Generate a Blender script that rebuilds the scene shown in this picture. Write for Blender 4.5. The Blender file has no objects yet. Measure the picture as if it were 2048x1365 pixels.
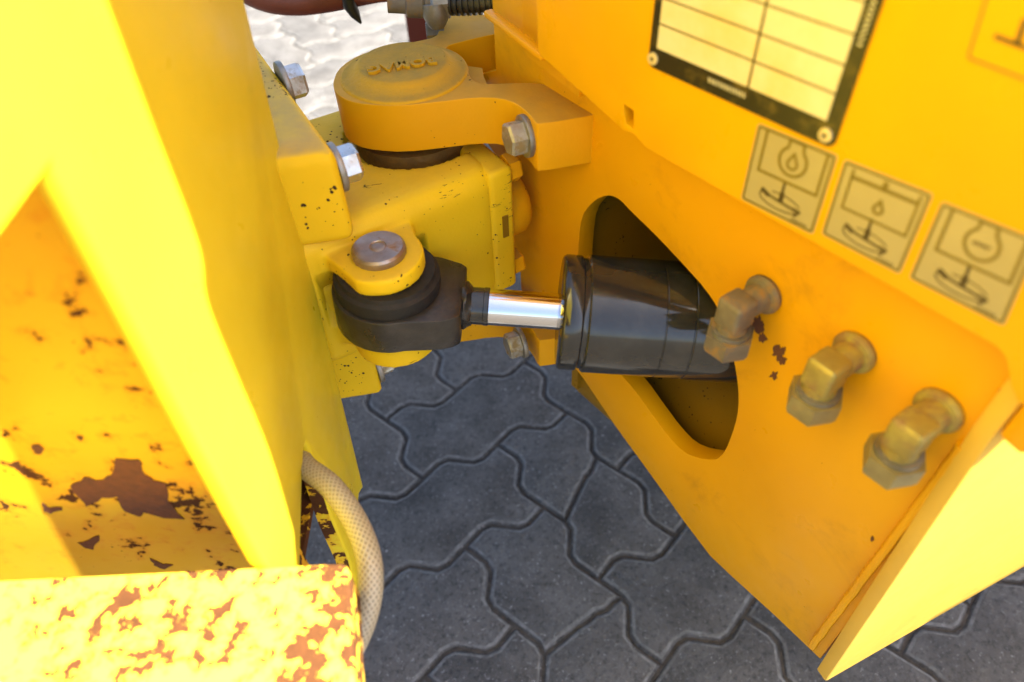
import bpy, bmesh, math, random
from mathutils import Vector, Matrix, noise
R_ = math.radians
random.seed(7)
SC = bpy.context.scene
COL = SC.collection

# ------------------------------------------------------------------ camera
FPX, CX, CY, CAM_H = 1400.0, 1024.0, 682.5, 0.97          # lens solved from the verticals and the paving grid
_nad = Vector((1090 - CX, 2000 - CY, FPX)).normalized()   # where plumb lines meet
_up = -_nad
_fw = Vector((0, 0, 1)); _fw = (_fw - _up * _up.z).normalized()
_rt = _fw.cross(_up)
if _rt.x < 0: _rt = -_rt
EYE = Vector((0, 0, CAM_H))
def w_of(v): return Vector((_rt.dot(v), _fw.dot(v), _up.dot(v)))
cd = bpy.data.cameras.new('camera'); cam = bpy.data.objects.new('camera', cd); COL.objects.link(cam)
cx, cy, cz = w_of(Vector((1, 0, 0))), w_of(Vector((0, -1, 0))), w_of(Vector((0, 0, -1)))
M = Matrix.Identity(4)
for i in range(3): M[i][0], M[i][1], M[i][2] = cx[i], cy[i], cz[i]
cam.matrix_world = Matrix.Translation(EYE) @ M
cd.sensor_width = 36; cd.lens = FPX / 2048 * 36
cd.clip_start = 0.01; cd.clip_end = 2000
cd.dof.use_dof = True; cd.dof.focus_distance = 0.65; cd.dof.aperture_fstop = 4.0
SC.camera = cam

# ------------------------------------------------------------------ light
SUN_AZ, SUN_EL = -12.0, 52.0
SUN = Vector((math.cos(R_(SUN_AZ)) * math.cos(R_(SUN_EL)), math.sin(R_(SUN_AZ)) * math.cos(R_(SUN_EL)), math.sin(R_(SUN_EL))))
w = bpy.data.worlds.new('World'); SC.world = w; w.use_nodes = True
nt = w.node_tree; nt.nodes.clear()
sky = nt.nodes.new('ShaderNodeTexSky'); sky.sky_type = 'NISHITA'; sky.sun_disc = False
sky.sun_elevation = R_(SUN_EL); sky.sun_rotation = R_(90 - SUN_AZ); sky.air_density = .8; sky.dust_density = 2.5; sky.ozone_density = .6
bg = nt.nodes.new('ShaderNodeBackground'); bg.inputs['Strength'].default_value = 0.075
wo = nt.nodes.new('ShaderNodeOutputWorld')
nt.links.new(sky.outputs[0], bg.inputs[0]); nt.links.new(bg.outputs[0], wo.inputs[0])
sl = bpy.data.lights.new('sun', 'SUN'); sl.energy = 5.0; sl.angle = R_(0.5); sl.color = (1, .95, .87)
so = bpy.data.objects.new('sun', sl); COL.objects.link(so); so.rotation_euler = SUN.to_track_quat('Z', 'Y').to_euler()
so.location = (2, -1, 4)
SC.view_settings.view_transform = 'Standard'; SC.view_settings.look = 'None'
SC.view_settings.exposure = 2.8; SC.view_settings.gamma = 1
SC.cycles.max_bounces = 10; SC.cycles.diffuse_bounces = 6; SC.cycles.glossy_bounces = 5
SC.cycles.use_denoising = True; SC.cycles.sample_clamp_indirect = 8

# ------------------------------------------------------------------ helpers
def V(*a): return Vector(a)
def ray(x, y): return w_of(Vector(((x - CX) / FPX, (y - CY) / FPX, 1)))
def at(x, y, pl):                       # point of a real plane (point, normal) seen at photo position x, y
    p, n = pl; r = ray(x, y); return EYE + r * ((p - EYE).dot(n) / r.dot(n))
def dep(x, y, z): return EYE + ray(x, y) * z
def az(a): return V(math.cos(R_(a)), math.sin(R_(a)), 0)
def zpl(z): return (V(0, 0, z), V(0, 0, 1))
UPV = V(0, 0, 1)

def smooth(pts, n=2, keep=()):          # Chaikin corner cutting of a closed outline
    for _ in range(n):
        out = []
        for i in range(len(pts)):
            a, b = pts[i], pts[(i + 1) % len(pts)]
            out += [a * .75 + b * .25, a * .25 + b * .75]
        pts = out
    return pts
def spline(pts, n=10):                  # Catmull-Rom through open points
    P = [pts[0] * 2 - pts[1]] + list(pts) + [pts[-1] * 2 - pts[-2]]; out = []
    for i in range(1, len(P) - 2):
        for k in range(n):
            t = k / n; a, b, c, d = P[i - 1], P[i], P[i + 1], P[i + 2]
            out.append(.5 * ((2 * b) + (c - a) * t + (2 * a - 5 * b + 4 * c - d) * t * t + (3 * b - a - 3 * c + d) * t ** 3))
    out.append(pts[-1]); return out

def new(): return bmesh.new()
def bevel(bm, w_, seg=3, ang=35):
    bmesh.ops.remove_doubles(bm, verts=bm.verts[:], dist=1e-6)
    es = [e for e in bm.edges if len(e.link_faces) == 2 and e.calc_face_angle(0) > R_(ang)]
    if es: bmesh.ops.bevel(bm, geom=es, offset=w_, segments=seg, affect='EDGES', profile=.5, clamp_overlap=True)
    return bm
def prism(bm, outline, vec, holes=()):  # solid sheet: outline (3D, planar) swept along vec, with holes
    if not holes:
        a = [bm.verts.new(p) for p in outline]; b = [bm.verts.new(p + vec) for p in outline]
        n = len(a)
        fs = [bm.faces.new(a), bm.faces.new(b[::-1])]
        for i in range(n): fs.append(bm.faces.new((a[i], b[i], b[(i + 1) % n], a[(i + 1) % n])))
    else:
        loops = []
        es = []
        for lp in [outline] + list(holes):
            vs = [bm.verts.new(p) for p in lp]; loops.append(vs)
            es += [bm.edges.new((vs[i], vs[(i + 1) % len(vs)])) for i in range(len(vs))]
        r = bmesh.ops.triangle_fill(bm, use_beauty=True, use_dissolve=False, edges=es)
        fs = [g for g in r['geom'] if isinstance(g, bmesh.types.BMFace)]
        mp = {v: bm.verts.new(v.co + vec) for lp in loops for v in lp}
        fs2 = [bm.faces.new([mp[v] for v in reversed(f.verts)]) for f in fs]
        for vs in loops:
            n = len(vs)
            for i in range(n): bm.faces.new((vs[i], vs[(i + 1) % n], mp[vs[(i + 1) % n]], mp[vs[i]]))
    bmesh.ops.recalc_face_normals(bm, faces=bm.faces[:])
    return bm
def box(bm, o, ux, uy, uz):             # box from corner o along three edge vectors
    return prism(bm, [o, o + ux, o + ux + uy, o + uy], uz)
def frame_of(axis):
    a = axis.normalized(); t = UPV if abs(a.z) < .9 else V(1, 0, 0)
    x = t.cross(a).normalized(); return x, a.cross(x), a
def lathe(bm, o, axis, prof, n=40, a0=0):
    x, y, a = frame_of(axis); rings = []
    for r, h in prof:
        if r < 1e-6: rings.append([bm.verts.new(o + a * h)])
        else: rings.append([bm.verts.new(o + a * h + (x * math.cos(a0 + 2 * math.pi * i / n) + y * math.sin(a0 + 2 * math.pi * i / n)) * r) for i in range(n)])
    for A, B in zip(rings, rings[1:]):
        for i in range(n):
            j = (i + 1) % n
            if len(A) == 1 and len(B) == 1: continue
            if len(A) == 1: bm.faces.new((A[0], B[j], B[i]))
            elif len(B) == 1: bm.faces.new((A[i], A[j], B[0]))
            else: bm.faces.new((A[i], A[j], B[j], B[i]))
    if len(rings[0]) > 1: bm.faces.new(rings[0][::-1])
    if len(rings[-1]) > 1: bm.faces.new(rings[-1])
    bmesh.ops.recalc_face_normals(bm, faces=bm.faces[:])
    return bm
def hexa(bm, o, axis, af, h, turn=0, ch=.12):   # chamfered hexagon head
    c = af / math.sqrt(3)
    return lathe(bm, o, axis, [(c, 0), (c, h * (1 - ch * 1.3)), (c * .9, h), (0, h)], 6, turn)
def tube(bm, path, rad, n=16, caps=True, ripple=None):
    rings = []; prev = None; N = len(path); s = 0
    for k, p in enumerate(path):
        t = (path[min(k + 1, N - 1)] - path[max(k - 1, 0)]).normalized()
        if prev is None: x = frame_of(t)[0]
        else: x = (prev - t * prev.dot(t)).normalized()
        prev = x; y = t.cross(x)
        if k: s += (p - path[k - 1]).length
        r0 = rad(k / (N - 1)) if callable(rad) else rad
        ring = []
        for i in range(n):
            th = 2 * math.pi * i / n
            r = r0 + (ripple(s, th) if ripple else 0)
            ring.append(bm.verts.new(p + (x * math.cos(th) + y * math.sin(th)) * r))
        rings.append(ring)
    for A, B in zip(rings, rings[1:]):
        for i in range(n): bm.faces.new((A[i], A[(i + 1) % n], B[(i + 1) % n], B[i]))
    if caps: bm.faces.new(rings[0][::-1]); bm.faces.new(rings[-1])
    bmesh.ops.recalc_face_normals(bm, faces=bm.faces[:])
    return bm

def obj(name, bm, mat, parent=None, ang=38, label=None, flat=False):
    me = bpy.data.meshes.new(name)
    if parent is not None:
        root = parent
        off = root_loc(parent)
        bmesh.ops.translate(bm, verts=bm.verts[:], vec=-off)
    bm.to_mesh(me); bm.free()
    if not flat:
        me.polygons.foreach_set('use_smooth', [True] * len(me.polygons))
        me.set_sharp_from_angle(angle=R_(ang))
    me.materials.append(mat)
    o = bpy.data.objects.new(name, me); COL.objects.link(o)
    if parent is not None: o.parent = parent
    if label: o['label'] = label
    return o
def root_loc(o):
    l = Vector((0, 0, 0))
    while o is not None: l += o.location; o = o.parent
    return l
def cast(name, bm, mat, parent, voxel=.0025, it=8, label=None):   # fuse the pieces into one casting with soft fillets
    o = obj(name, bm, mat, parent)
    m = o.modifiers.new('r', 'REMESH'); m.mode = 'VOXEL'; m.voxel_size = voxel
    s = o.modifiers.new('s', 'SMOOTH'); s.factor = .5; s.iterations = it
    dg = bpy.context.evaluated_depsgraph_get()
    me = bpy.data.meshes.new_from_object(o.evaluated_get(dg)); o.modifiers.clear()
    old = o.data; o.data = me; bpy.data.meshes.remove(old); me.name = name
    me.polygons.foreach_set('use_smooth', [True] * len(me.polygons))
    if not me.materials: me.materials.append(mat)
    if label: o['label'] = label
    return o
def thing(name, label, cat, loc, group=None):
    o = bpy.data.objects.new(name, None); COL.objects.link(o); o.location = loc; o.empty_display_size = .05
    o['label'] = label; o['category'] = cat
    if group: o['group'] = group
    return o

# ------------------------------------------------------------------ materials
class NG:
    def __init__(s, name):
        s.m = bpy.data.materials.new(name); s.m.use_nodes = True; s.t = s.m.node_tree; s.t.nodes.clear()
        s.out = s.n('ShaderNodeOutputMaterial'); s.b = s.n('ShaderNodeBsdfPrincipled'); s.l(s.b.outputs[0], s.out.inputs[0])
        s.co = s.n('ShaderNodeTexCoord').outputs['Object']
    def n(s, k, **kw):
        x = s.t.nodes.new(k)
        for a, b in kw.items(): setattr(x, a, b)
        return x
    def l(s, a, b): s.t.links.new(a, b)
    def noise(s, scale, detail=4, rough=.55, dist=0, co=None, w=0):
        x = s.n('ShaderNodeTexNoise'); x.inputs['Scale'].default_value = scale; x.inputs['Detail'].default_value = detail
        x.inputs['Roughness'].default_value = rough; x.inputs['Distortion'].default_value = dist
        c = co or s.co
        if w:
            a = s.n('ShaderNodeVectorMath', operation='ADD'); a.inputs[1].default_value = (w, w * 1.7, -w); s.l(c, a.inputs[0]); c = a.outputs[0]
        s.l(c, x.inputs['Vector']); return x.outputs['Fac']
    def ramp(s, f, a, b, lo=0, hi=1):
        x = s.n('ShaderNodeMapRange'); x.inputs[1].default_value = a; x.inputs[2].default_value = b
        x.inputs[3].default_value = lo; x.inputs[4].default_value = hi; s.l(f, x.inputs[0]); return x.outputs[0]
    def mul(s, a, b, op='MULTIPLY'):
        x = s.n('ShaderNodeMath', operation=op); x.use_clamp = True
        for i, v in enumerate((a, b)):
            if isinstance(v, (int, float)): x.inputs[i].default_value = v
            else: s.l(v, x.inputs[i])
        return x.outputs[0]
    def mix(s, f, a, b):
        x = s.n('ShaderNodeMix', data_type='RGBA')
        for k, v in (('Factor', f), ('A', a), ('B', b)):
            so = [i for i in x.inputs if i.name == k and i.type == ('VALUE' if k == 'Factor' else 'RGBA')][0]
            if isinstance(v, (int, float)): so.default_value = v
            elif isinstance(v, tuple): so.default_value = (*v, 1)
            else: s.l(v, so)
        return [o for o in x.outputs if o.type == 'RGBA'][0]
    def bump(s, h, strength, dist=.001, prev=None):
        x = s.n('ShaderNodeBump'); x.inputs['Strength'].default_value = strength; x.inputs['Distance'].default_value = dist
        s.l(h, x.inputs['Height'])
        if prev is not None: s.l(prev, x.inputs['Normal'])
        return x.outputs[0]
    def set(s, **kw):
        for k, v in kw.items():
            i = s.b.inputs[k.replace('_', ' ')]
            if hasattr(v, 'node'): s.l(v, i)
            elif isinstance(v, tuple): i.default_value = (*v, 1)
            else: i.default_value = v
        return s.m

def paint(name, base, specks=.3, chips=0., dust=.0, rough=.32, alt=None, dustcol=(.25, .18, .05), peel=.12, chipscale=28, edge=None, grime=0, wear=0):
    g = NG(name)
    alt = alt or tuple(c * .88 for c in base)
    col = g.mix(g.ramp(g.noise(9, 3), .35, .7), base, alt)
    rgh = g.ramp(g.noise(35, 3), .3, .7, rough - .05, rough + .12)
    if grime > 0:
        col = g.mix(g.mul(g.ramp(g.noise(11, 6, .7, .4, None, 4), .55, .78), g.ramp(g.noise(60, 4, .7), .35, .65, grime * .4, grime)), col, (.22, .10, .01))
    if dust > 0:
        geo = g.n('ShaderNodeNewGeometry'); sp = g.n('ShaderNodeSeparateXYZ'); g.l(geo.outputs['Normal'], sp.inputs[0])
        f = g.mul(g.ramp(sp.outputs['Z'], .72, .985), g.ramp(g.noise(60, 5, .65), .25, .75, dust * .55, dust))
        col = g.mix(f, col, dustcol)
        rgh = g.mul(rgh, g.mul(f, .5), 'ADD')
    if specks > 0:                                            # small dark stone chips, in loose clusters
        v = g.n('ShaderNodeTexVoronoi'); v.inputs['Scale'].default_value = 210; g.l(g.co, v.inputs['Vector'])
        clus = g.ramp(g.noise(17, 3, .6, 0, None, 3), .43, .66)
        if wear:
            gp_ = g.n('ShaderNodeNewGeometry'); clus = g.mul(clus, g.mul(g.ramp(gp_.outputs['Pointiness'], .512, .545, 0, wear), g.ramp(g.noise(30, 3), .4, .6)), 'ADD')
        rad = g.mul(clus, .46 * specks)
        sz = g.n('ShaderNodeTexNoise'); sz.inputs['Scale'].default_value = 150; g.l(g.co, sz.inputs['Vector'])
        d = g.mul(v.outputs['Distance'], g.mul(sz.outputs['Fac'], .0), 'ADD')
        m1 = g.n('ShaderNodeMath', operation='LESS_THAN'); g.l(d, m1.inputs[0]); g.l(g.mul(rad, g.ramp(sz.outputs['Fac'], .40, .66)), m1.inputs[1])
        v2 = g.n('ShaderNodeTexVoronoi'); v2.inputs['Scale'].default_value = 42; g.l(g.co, v2.inputs['Vector'])
        m2 = g.n('ShaderNodeMath', operation='LESS_THAN'); g.l(v2.outputs['Distance'], m2.inputs[0])
        g.l(g.mul(g.ramp(sz.outputs['Fac'], .42, .7), .13 * min(1.2, specks)), m2.inputs[1])
        sm = g.mul(m1.outputs[0], m2.outputs[0], 'MAXIMUM')
        if specks > .6:                                       # thin scratches
            mp = g.n('ShaderNodeMapping'); mp.inputs['Scale'].default_value = (.5, .5, 2.4); mp.inputs['Rotation'].default_value = (.3, .5, .4); g.l(g.co, mp.inputs['Vector'])
            sc = g.ramp(g.mul(g.noise(150, 4, .7, 1.2, mp.outputs[0]), g.ramp(g.noise(13, 2, .5, 0, None, 9), .45, .62)), .60, .64)
            sm = g.mul(sm, sc, 'MAXIMUM')
        col = g.mix(sm, col, (.045, .028, .012)); rgh = g.mul(rgh, g.mul(sm, .4), 'ADD')
    h = g.noise(330, 2, .5)
    if chips > 0:                                             # paint worn through to brown rust
        big = g.noise(chipscale, 7, .62, .3, None, 1)
        zone = g.noise(7, 2, .5, 0, None, 5)
        lim = g.mul(g.mul(big, .72), g.mul(zone, .28), 'ADD')
        if edge:                                              # wear grows towards an edge of the piece
            sx = g.n('ShaderNodeSeparateXYZ'); g.l(g.co, sx.inputs[0])
            lim = g.mul(lim, g.ramp(sx.outputs[edge[0]], edge[1], edge[2], 0, edge[3]), 'ADD')
        cm = g.ramp(lim, .62 - .12 * chips, .632 - .12 * chips)
        halo = g.ramp(lim, .54 - .12 * chips, .62 - .12 * chips, 0, .6)
        col = g.mix(halo, col, (.62, .26, .01))
        rust = g.mix(g.noise(160, 5, .7), (.030, .013, .006), (.12, .046, .014))
        col = g.mix(cm, col, rust); rgh = g.mul(rgh, g.mul(cm, .5), 'ADD')
        hh = g.mul(cm, -1.0); x = g.n('ShaderNodeMath', operation='SUBTRACT'); x.inputs[0].default_value = 1; g.l(cm, x.inputs[1])
        n1 = g.bump(x.outputs[0], .5, .0006); n2 = g.bump(h, peel, .0006, n1)
    else: n2 = g.bump(h, peel, .0006)
    return g.set(Base_Color=col, Roughness=rgh, Normal=n2, Specular_IOR_Level=.12)

LEMON, AMBER = (.72, .565, .022), (.70, .335, .003)
m_front = paint('front yellow paint', LEMON, .15, 0, 0)
CASTY = (.76, .50, .012)
m_house = paint('cast yellow paint', CASTY, .75, 0, .38, .34, peel=.3, wear=.8)
m_wall = paint('end wall paint', (.70, .40, .014), .3, .34, 0, .36, chipscale=62)
m_ledge = paint('worn ledge paint', (.72, .53, .05), .3, .46, .0, .4, chipscale=85, edge=('X', .11, .15, .06))
m_strip = paint('rusted slot edge', LEMON, .3, 1.1, 0, .45, chipscale=60)
m_rear = paint('rear orange paint', AMBER, .22, 0, 0, alt=(.68, .315, .003), grime=.55)
m_panel = paint('panel yellow orange paint', (.70, .35, .003), .03, 0, 0, .3)
m_flange = paint('dusty flange paint', CASTY, 1.15, 0, .95, .4, dustcol=(.38, .29, .11), peel=.3, wear=1.)
m_yoke = paint('hinge casting paint', (.68, .335, .005), .42, 0, .6, .36, peel=.35)
m_side = paint('side paint', (.72, .44, .06), .05, 0, 0, .34)
m_inner = paint('shaded cavity paint', (.24, .13, .008), .8, 0, .5, .4)  # frame colour darkened all over: the shade inside the cut-out is in the paint
m_text = paint('cap grain paint', (.62, .34, .012), .5, 0, .9, .5, peel=1.6)

def metal(name, a, b, rough=.4, scale=60, metallic=.9, rust=None, bumps=.15):
    g = NG(name); col = g.mix(g.ramp(g.noise(scale, 5, .65), .3, .7), a, b); r = g.ramp(g.noise(scale * 1.7, 4), .3, .7, rough - .08, rough + .15)
    mt = metallic
    if rust:
        f = g.ramp(g.noise(rust[1], 6, .65, .2, None, 2), .62 - rust[0], .74 - rust[0]); col = g.mix(f, col, rust[2]); r = g.mul(r, g.mul(f, .35), 'ADD')
        mt = g.ramp(f, 0, 1, metallic, .05)
    return g.set(Base_Color=col, Roughness=r, Metallic=mt, Normal=g.bump(g.noise(scale * 5, 3), bumps, .0005))
m_bolt = metal('zinc bolt', (.62, .63, .62), (.42, .42, .40), .32, 80, .9, (.08, 70, (.28, .20, .09)))
m_bolt2 = metal('dull bolt', (.50, .49, .42), (.34, .31, .24), .38, 80, .75, (.14, 60, (.26, .19, .08)))
m_washer = metal('steel washer', (.30, .29, .26), (.20, .18, .14), .42, 70, .7)
m_pin = metal('brown steel pin', (.40, .35, .31), (.25, .20, .17), .36, 55, .85, (.05, 60, (.20, .10, .04)))
m_fit1 = metal('weathered brown fitting', (.19, .155, .10), (.115, .09, .058), .55, 55, .12, (.10, 50, (.26, .15, .05)), .3)
m_fit2 = metal('yellow passivated fitting', (.44, .35, .07), (.25, .18, .045), .42, 38, .35, (.14, 40, (.24, .14, .05)), .3)
m_nut = metal('olive passivated nut', (.36, .29, .11), (.22, .17, .065), .40, 40, .4, (.05, 40, (.24, .15, .06)), .3)
m_chrome = NG('chrome').set(Base_Color=(.70, .70, .71), Metallic=1., Roughness=.10)
g = NG('black enamel'); m_black = g.set(Base_Color=g.mix(g.ramp(g.noise(40, 5, .6), .45, .75), (.020, .020, .020), (.034, .033, .032)), Roughness=g.ramp(g.noise(25, 5), .3, .7, .06, .16), Normal=g.bump(g.noise(120, 2), .02, .001), Specular_IOR_Level=.6)
g = NG('dull black casting'); m_eye = g.set(Base_Color=g.mix(g.ramp(g.noise(60, 6, .65), .4, .7), (.016, .014, .012), (.036, .031, .026)), Roughness=g.ramp(g.noise(50, 4), .3, .7, .24, .42), Normal=g.bump(g.noise(260, 3), .35, .0008))
g = NG('dusty rubber'); m_rubber = g.set(Base_Color=g.mix(g.ramp(g.noise(80, 6, .7), .45, .8), (.007, .006, .005), (.024, .017, .014)), Roughness=.72, Normal=g.bump(g.noise(300, 4), .3, .001))
g = NG('rust'); m_rust = g.set(Base_Color=g.mix(g.noise(160, 5, .7), (.035, .014, .006), (.19, .06, .014)), Roughness=.85, Normal=g.bump(g.noise(400, 4), .6, .001))
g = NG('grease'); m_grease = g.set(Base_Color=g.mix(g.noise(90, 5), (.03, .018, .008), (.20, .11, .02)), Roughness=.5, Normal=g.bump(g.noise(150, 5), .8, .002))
m_ink = NG('brown ink').set(Base_Color=(.06, .038, .010), Roughness=.5)
m_olive = NG('olive ink').set(Base_Color=(.15, .105, .010), Roughness=.5)
g = NG('khaki sticker film'); m_film = g.set(Base_Color=g.mix(g.noise(40, 4), (.36, .30, .155), (.30, .24, .115)), Roughness=.33)
g = NG('cream plate face'); m_cream = g.set(Base_Color=g.mix(g.ramp(g.noise(30, 5, .6), .42, .75), (.60, .55, .40), (.60, .45, .17)), Roughness=.35)
m_bline = NG('brown rule').set(Base_Color=(.07, .042, .014), Roughness=.5)
g = NG('plate border black'); m_border = g.set(Base_Color=g.mix(g.ramp(g.noise(70, 6, .7), .52, .7), (.012, .010, .008), (.10, .07, .02)), Roughness=.35)
m_rivet = NG('cream rivet').set(Base_Color=(.62, .50, .27), Roughness=.3, Metallic=.2)
g = NG('maroon paint'); m_maroon = g.set(Base_Color=(.13, .020, .006), Roughness=.4)
g = NG('red brown hose'); m_redhose = g.set(Base_Color=g.mix(g.noise(40, 5), (.26, .055, .018), (.15, .035, .015)), Roughness=.5, Normal=g.bump(g.noise(200, 3), .3, .001))
m_plastic = NG('black corrugated plastic').set(Base_Color=(.022, .019, .015), Roughness=.38)
m_tie = NG('white film').set(Base_Color=(.55, .55, .5), Roughness=.5)
g = NG('braided hose')
at_ = g.n('ShaderNodeAttribute'); at_.attribute_name = 'braid'
m_braid = g.set(Base_Color=g.mix(at_.outputs['Fac'], g.mix(g.noise(30, 3), (.19, .155, .09), (.14, .11, .06)), (.40, .355, .25)), Roughness=.35, Normal=g.bump(g.noise(500, 2), .2, .0005))

g = NG('concrete paver')
oi = g.n('ShaderNodeObjectInfo')
va = g.n('ShaderNodeVectorMath', operation='ADD'); g.l(g.co, va.inputs[0]); g.l(oi.outputs['Location'], va.inputs[1]); gco = va.outputs[0]
tone = g.mix(oi.outputs['Random'], (.050, .046, .041), (.078, .072, .065))
tone = g.mix(g.ramp(g.noise(14, 5, .6, 0, gco), .35, .75), tone, (.128, .121, .112))
tone = g.mix(g.ramp(g.noise(5, 6, .65, .4, gco, 11), .52, .72, 0, .55), tone, (.040, .037, .034))
spk = g.ramp(g.noise(170, 3, .6, 0, gco, 2), .60, .72)
zone = g.ramp(g.noise(22, 4, .6, 0, gco, 7), .42, .66, .2, 1)
tone = g.mix(g.mul(spk, zone), tone, (.34, .335, .33))
tone = g.mix(g.ramp(g.noise(110, 6, .75, 0, gco, 4), .50, .66, 0, .75), tone, (.022, .021, .020))
tone = g.mix(g.ramp(g.noise(150, 5, .75, 0, gco, 14), .56, .70, 0, .55), tone, (.19, .185, .175))
nb = g.bump(g.noise(190, 5, .7, 0, gco), 1., .0045); nb = g.bump(g.noise(45, 4, .6, 0, gco), .5, .003, nb)
m_paver = g.set(Base_Color=tone, Roughness=.8, Normal=nb, Specular_IOR_Level=.3)
g = NG('worn paver edge')
m_arris = g.set(Base_Color=g.mix(g.ramp(g.noise(90, 5, .7), .35, .65), (.075, .072, .067), (.165, .16, .15)), Roughness=.85, Normal=g.bump(g.noise(200, 4, .7), .8, .003))
g = NG('joint sand')
m_sand = g.set(Base_Color=g.mix(g.ramp(g.noise(60, 6, .7), .35, .7), (.030, .026, .021), (.095, .080, .062)), Roughness=.95, Normal=g.bump(g.noise(300, 5, .7), 1., .003))

# ------------------------------------------------------------------ pavement: herringbone of zigzag pavers
bm = new()
for s in (1,):
    q = 300
    vs = [bm.verts.new((x, y, -.0056)) for x, y in ((-q, -q), (q, -q), (q, q), (-q, q))]; bm.faces.new(vs)
pave = obj('pavement', bm, m_sand); pave['kind'] = 'structure'; pave['label'] = 'grey pavement of interlocking zigzag concrete pavers'; pave['category'] = 'pavement'
LU, LV, L0 = V(.1225, .0600, 0), V(.0700, -.1215, 0), V(-.2255, .7415, 0)
def lat(a, b): return L0 + LU * a + LV * b
ZA = .115
def edge(a, b):                                   # unit joint from lattice node a to b, with its zigzag
    pa, pb = Vector((*a, 0)), Vector((*b, 0)); d = pb - pa
    if d.x + d.y < 0: return edge(b, a)[::-1]
    n = V(0, -1, 0) if abs(d.x) > .5 else V(1, 0, 0)
    pts = [pa, pa + d * .26 + n * ZA * .85, pa + d * .38 + n * ZA * .8, pa + d * .62 - n * ZA * .8, pa + d * .74 - n * ZA * .85, pb]
    return pts
def paver_outline(kind):
    c = [(0, 0), (1, 0), (2, 0), (2, 1), (1, 1), (0, 1)] if kind == 'h' else [(0, 0), (1, 0), (1, 1), (1, 2), (0, 2), (0, 1)]
    out = []
    for i in range(6): out += edge(c[i], c[(i + 1) % 6])[:-1]
    return [LU * p.x + LV * p.y for p in out]
def inset(pts, d):
    n = len(pts); out = []
    A = sum(pts[i].x * pts[(i + 1) % n].y - pts[(i + 1) % n].x * pts[i].y for i in range(n)); s = 1 if A > 0 else -1
    for i in range(n):
        a, b, c = pts[i - 1], pts[i], pts[(i + 1) % n]
        t1, t2 = (b - a).normalized(), (c - b).normalized()
        n1, n2 = V(-t1.y, t1.x, 0) * s, V(-t2.y, t2.x, 0) * s
        k = n1 + n2; k = k / max(.9, k.dot(k) / 2) if k.length > 1e-6 else n1
        out.append(b + k * d)
    return out
def paver_mesh(pts, seed):
    rn = random.Random(seed); bm = new()
    def ring(d, z, j): return [bm.verts.new((p.x + rn.uniform(-j, j), p.y + rn.uniform(-j, j), z)) for p in inset(pts, d)]
    rs = [ring(.0008, -.03, 0), ring(.0015, -.0055, .0008), ring(.0046, -.0020, .0009), ring(.0086, 0, .0009)]
    for A, B in zip(rs, rs[1:]):
        for i in range(len(A)):
            j = (i + 1) % len(A); bm.faces.new((A[i], A[j], B[j], B[i]))
    for f in bm.faces: f.material_index = 0
    bm.faces.new(rs[-1])
    bm.faces.ensure_lookup_table()
    n_ = len(rs[0])
    for k in range(2 * n_, 3 * n_): bm.faces[k].material_index = 1
    bmesh.ops.recalc_face_normals(bm, faces=bm.faces[:])
    c = sum(pts, Vector()) / len(pts)
    bmesh.ops.translate(bm, verts=bm.verts[:], vec=-c)
    me = bpy.data.meshes.new('paver'); bm.to_mesh(me); bm.free(); me.materials.append(m_paver); me.materials.append(m_arris)
    me.polygons.foreach_set('use_smooth', [True] * len(me.polygons)); me.set_sharp_from_angle(angle=R_(50))
    return me, c
def put_paver(me, p, tilt=.4):
    o = bpy.data.objects.new('paver', me); COL.objects.link(o); o.parent = pave
    o.location = (p.x, p.y, random.uniform(-.0012, .0008)); o.rotation_euler = (R_(random.uniform(-tilt, tilt)), R_(random.uniform(-tilt, tilt)), 0)
var = {k: [paver_mesh(paver_outline(k), s + ord(k)) for s in range(4)] for k in 'hv'}
def seen(p):
    d = p - EYE; x, y, z = d.dot(cx), d.dot(cy), -d.dot(cz)
    if z < .05: return False
    u, v_ = CX + FPX * x / z, CY - FPX * y / z
    return -330 < u < 2350 and -120 < v_ < 1640
def halves(pts, ia, ib, via=None):                           # a cracked paver: two pieces either side of a ragged break
    n = len(pts); A = [pts[k % n] for k in range(ia, ib + 1)]; B = [pts[k % n] for k in range(ib, ia + n + 1)]
    p, q = pts[ib % n], pts[ia % n]; rn = random.Random(5); d = q - p; nn = V(-d.y, d.x, 0)
    mid = via or [p + d * (k / 9) + nn * rn.uniform(-.02, .02) for k in range(1, 9)]
    return A + mid, B + mid[::-1]
cracked = {(1, 1): (9, 24), (0, 2): (11, 23)}
for i in range(-14, 15):
    for j in range(-10, 11):
        for kind, (a0, b0) in (('h', (0, 0)), ('v', (1, 1))):
            a, b = a0 - i + 2 * j, b0 + i + 2 * j
            me, c = random.choice(var[kind]); p = lat(a, b) + c
            if not seen(p): continue
            if kind == 'v' and (a, b) in cracked:
                for h in halves(paver_outline('v'), *cracked[(a, b)]):
                    hm, hc = paver_mesh(h, 3); put_paver(hm, lat(a, b) + hc, .5)
                continue
            put_paver(me, p)

# ------------------------------------------------------------------ shared planes
nR = az(213); RP = (dep(1188, 280, .565), nR)              # rear bulkhead
nP = az(216); PP = (at(1480, 398, RP) + nP * .032, nP)     # service panel, a little proud of it
nS = az(-68)                                               # rear frame's side wall
PS = 1.04                                                  # pin and cylinder distance
PIN = dep(755, 490, .533 * PS)
_v = (PIN, az(-5 + 90)); _a, _b = at(965, 613, _v), at(1135, 625, _v)
ROD = (_b - _a).normalized()
_t = (V(PIN.x - _a.x, PIN.y - _a.y, 0)).dot(ROD) / (ROD.x ** 2 + ROD.y ** 2)
ROD_Z = (_a + ROD * _t).z
ZT = .6885
P1 = (V(-.16, .456, .713), V(1, 0, 0))                     # front frame's side plate

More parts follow.
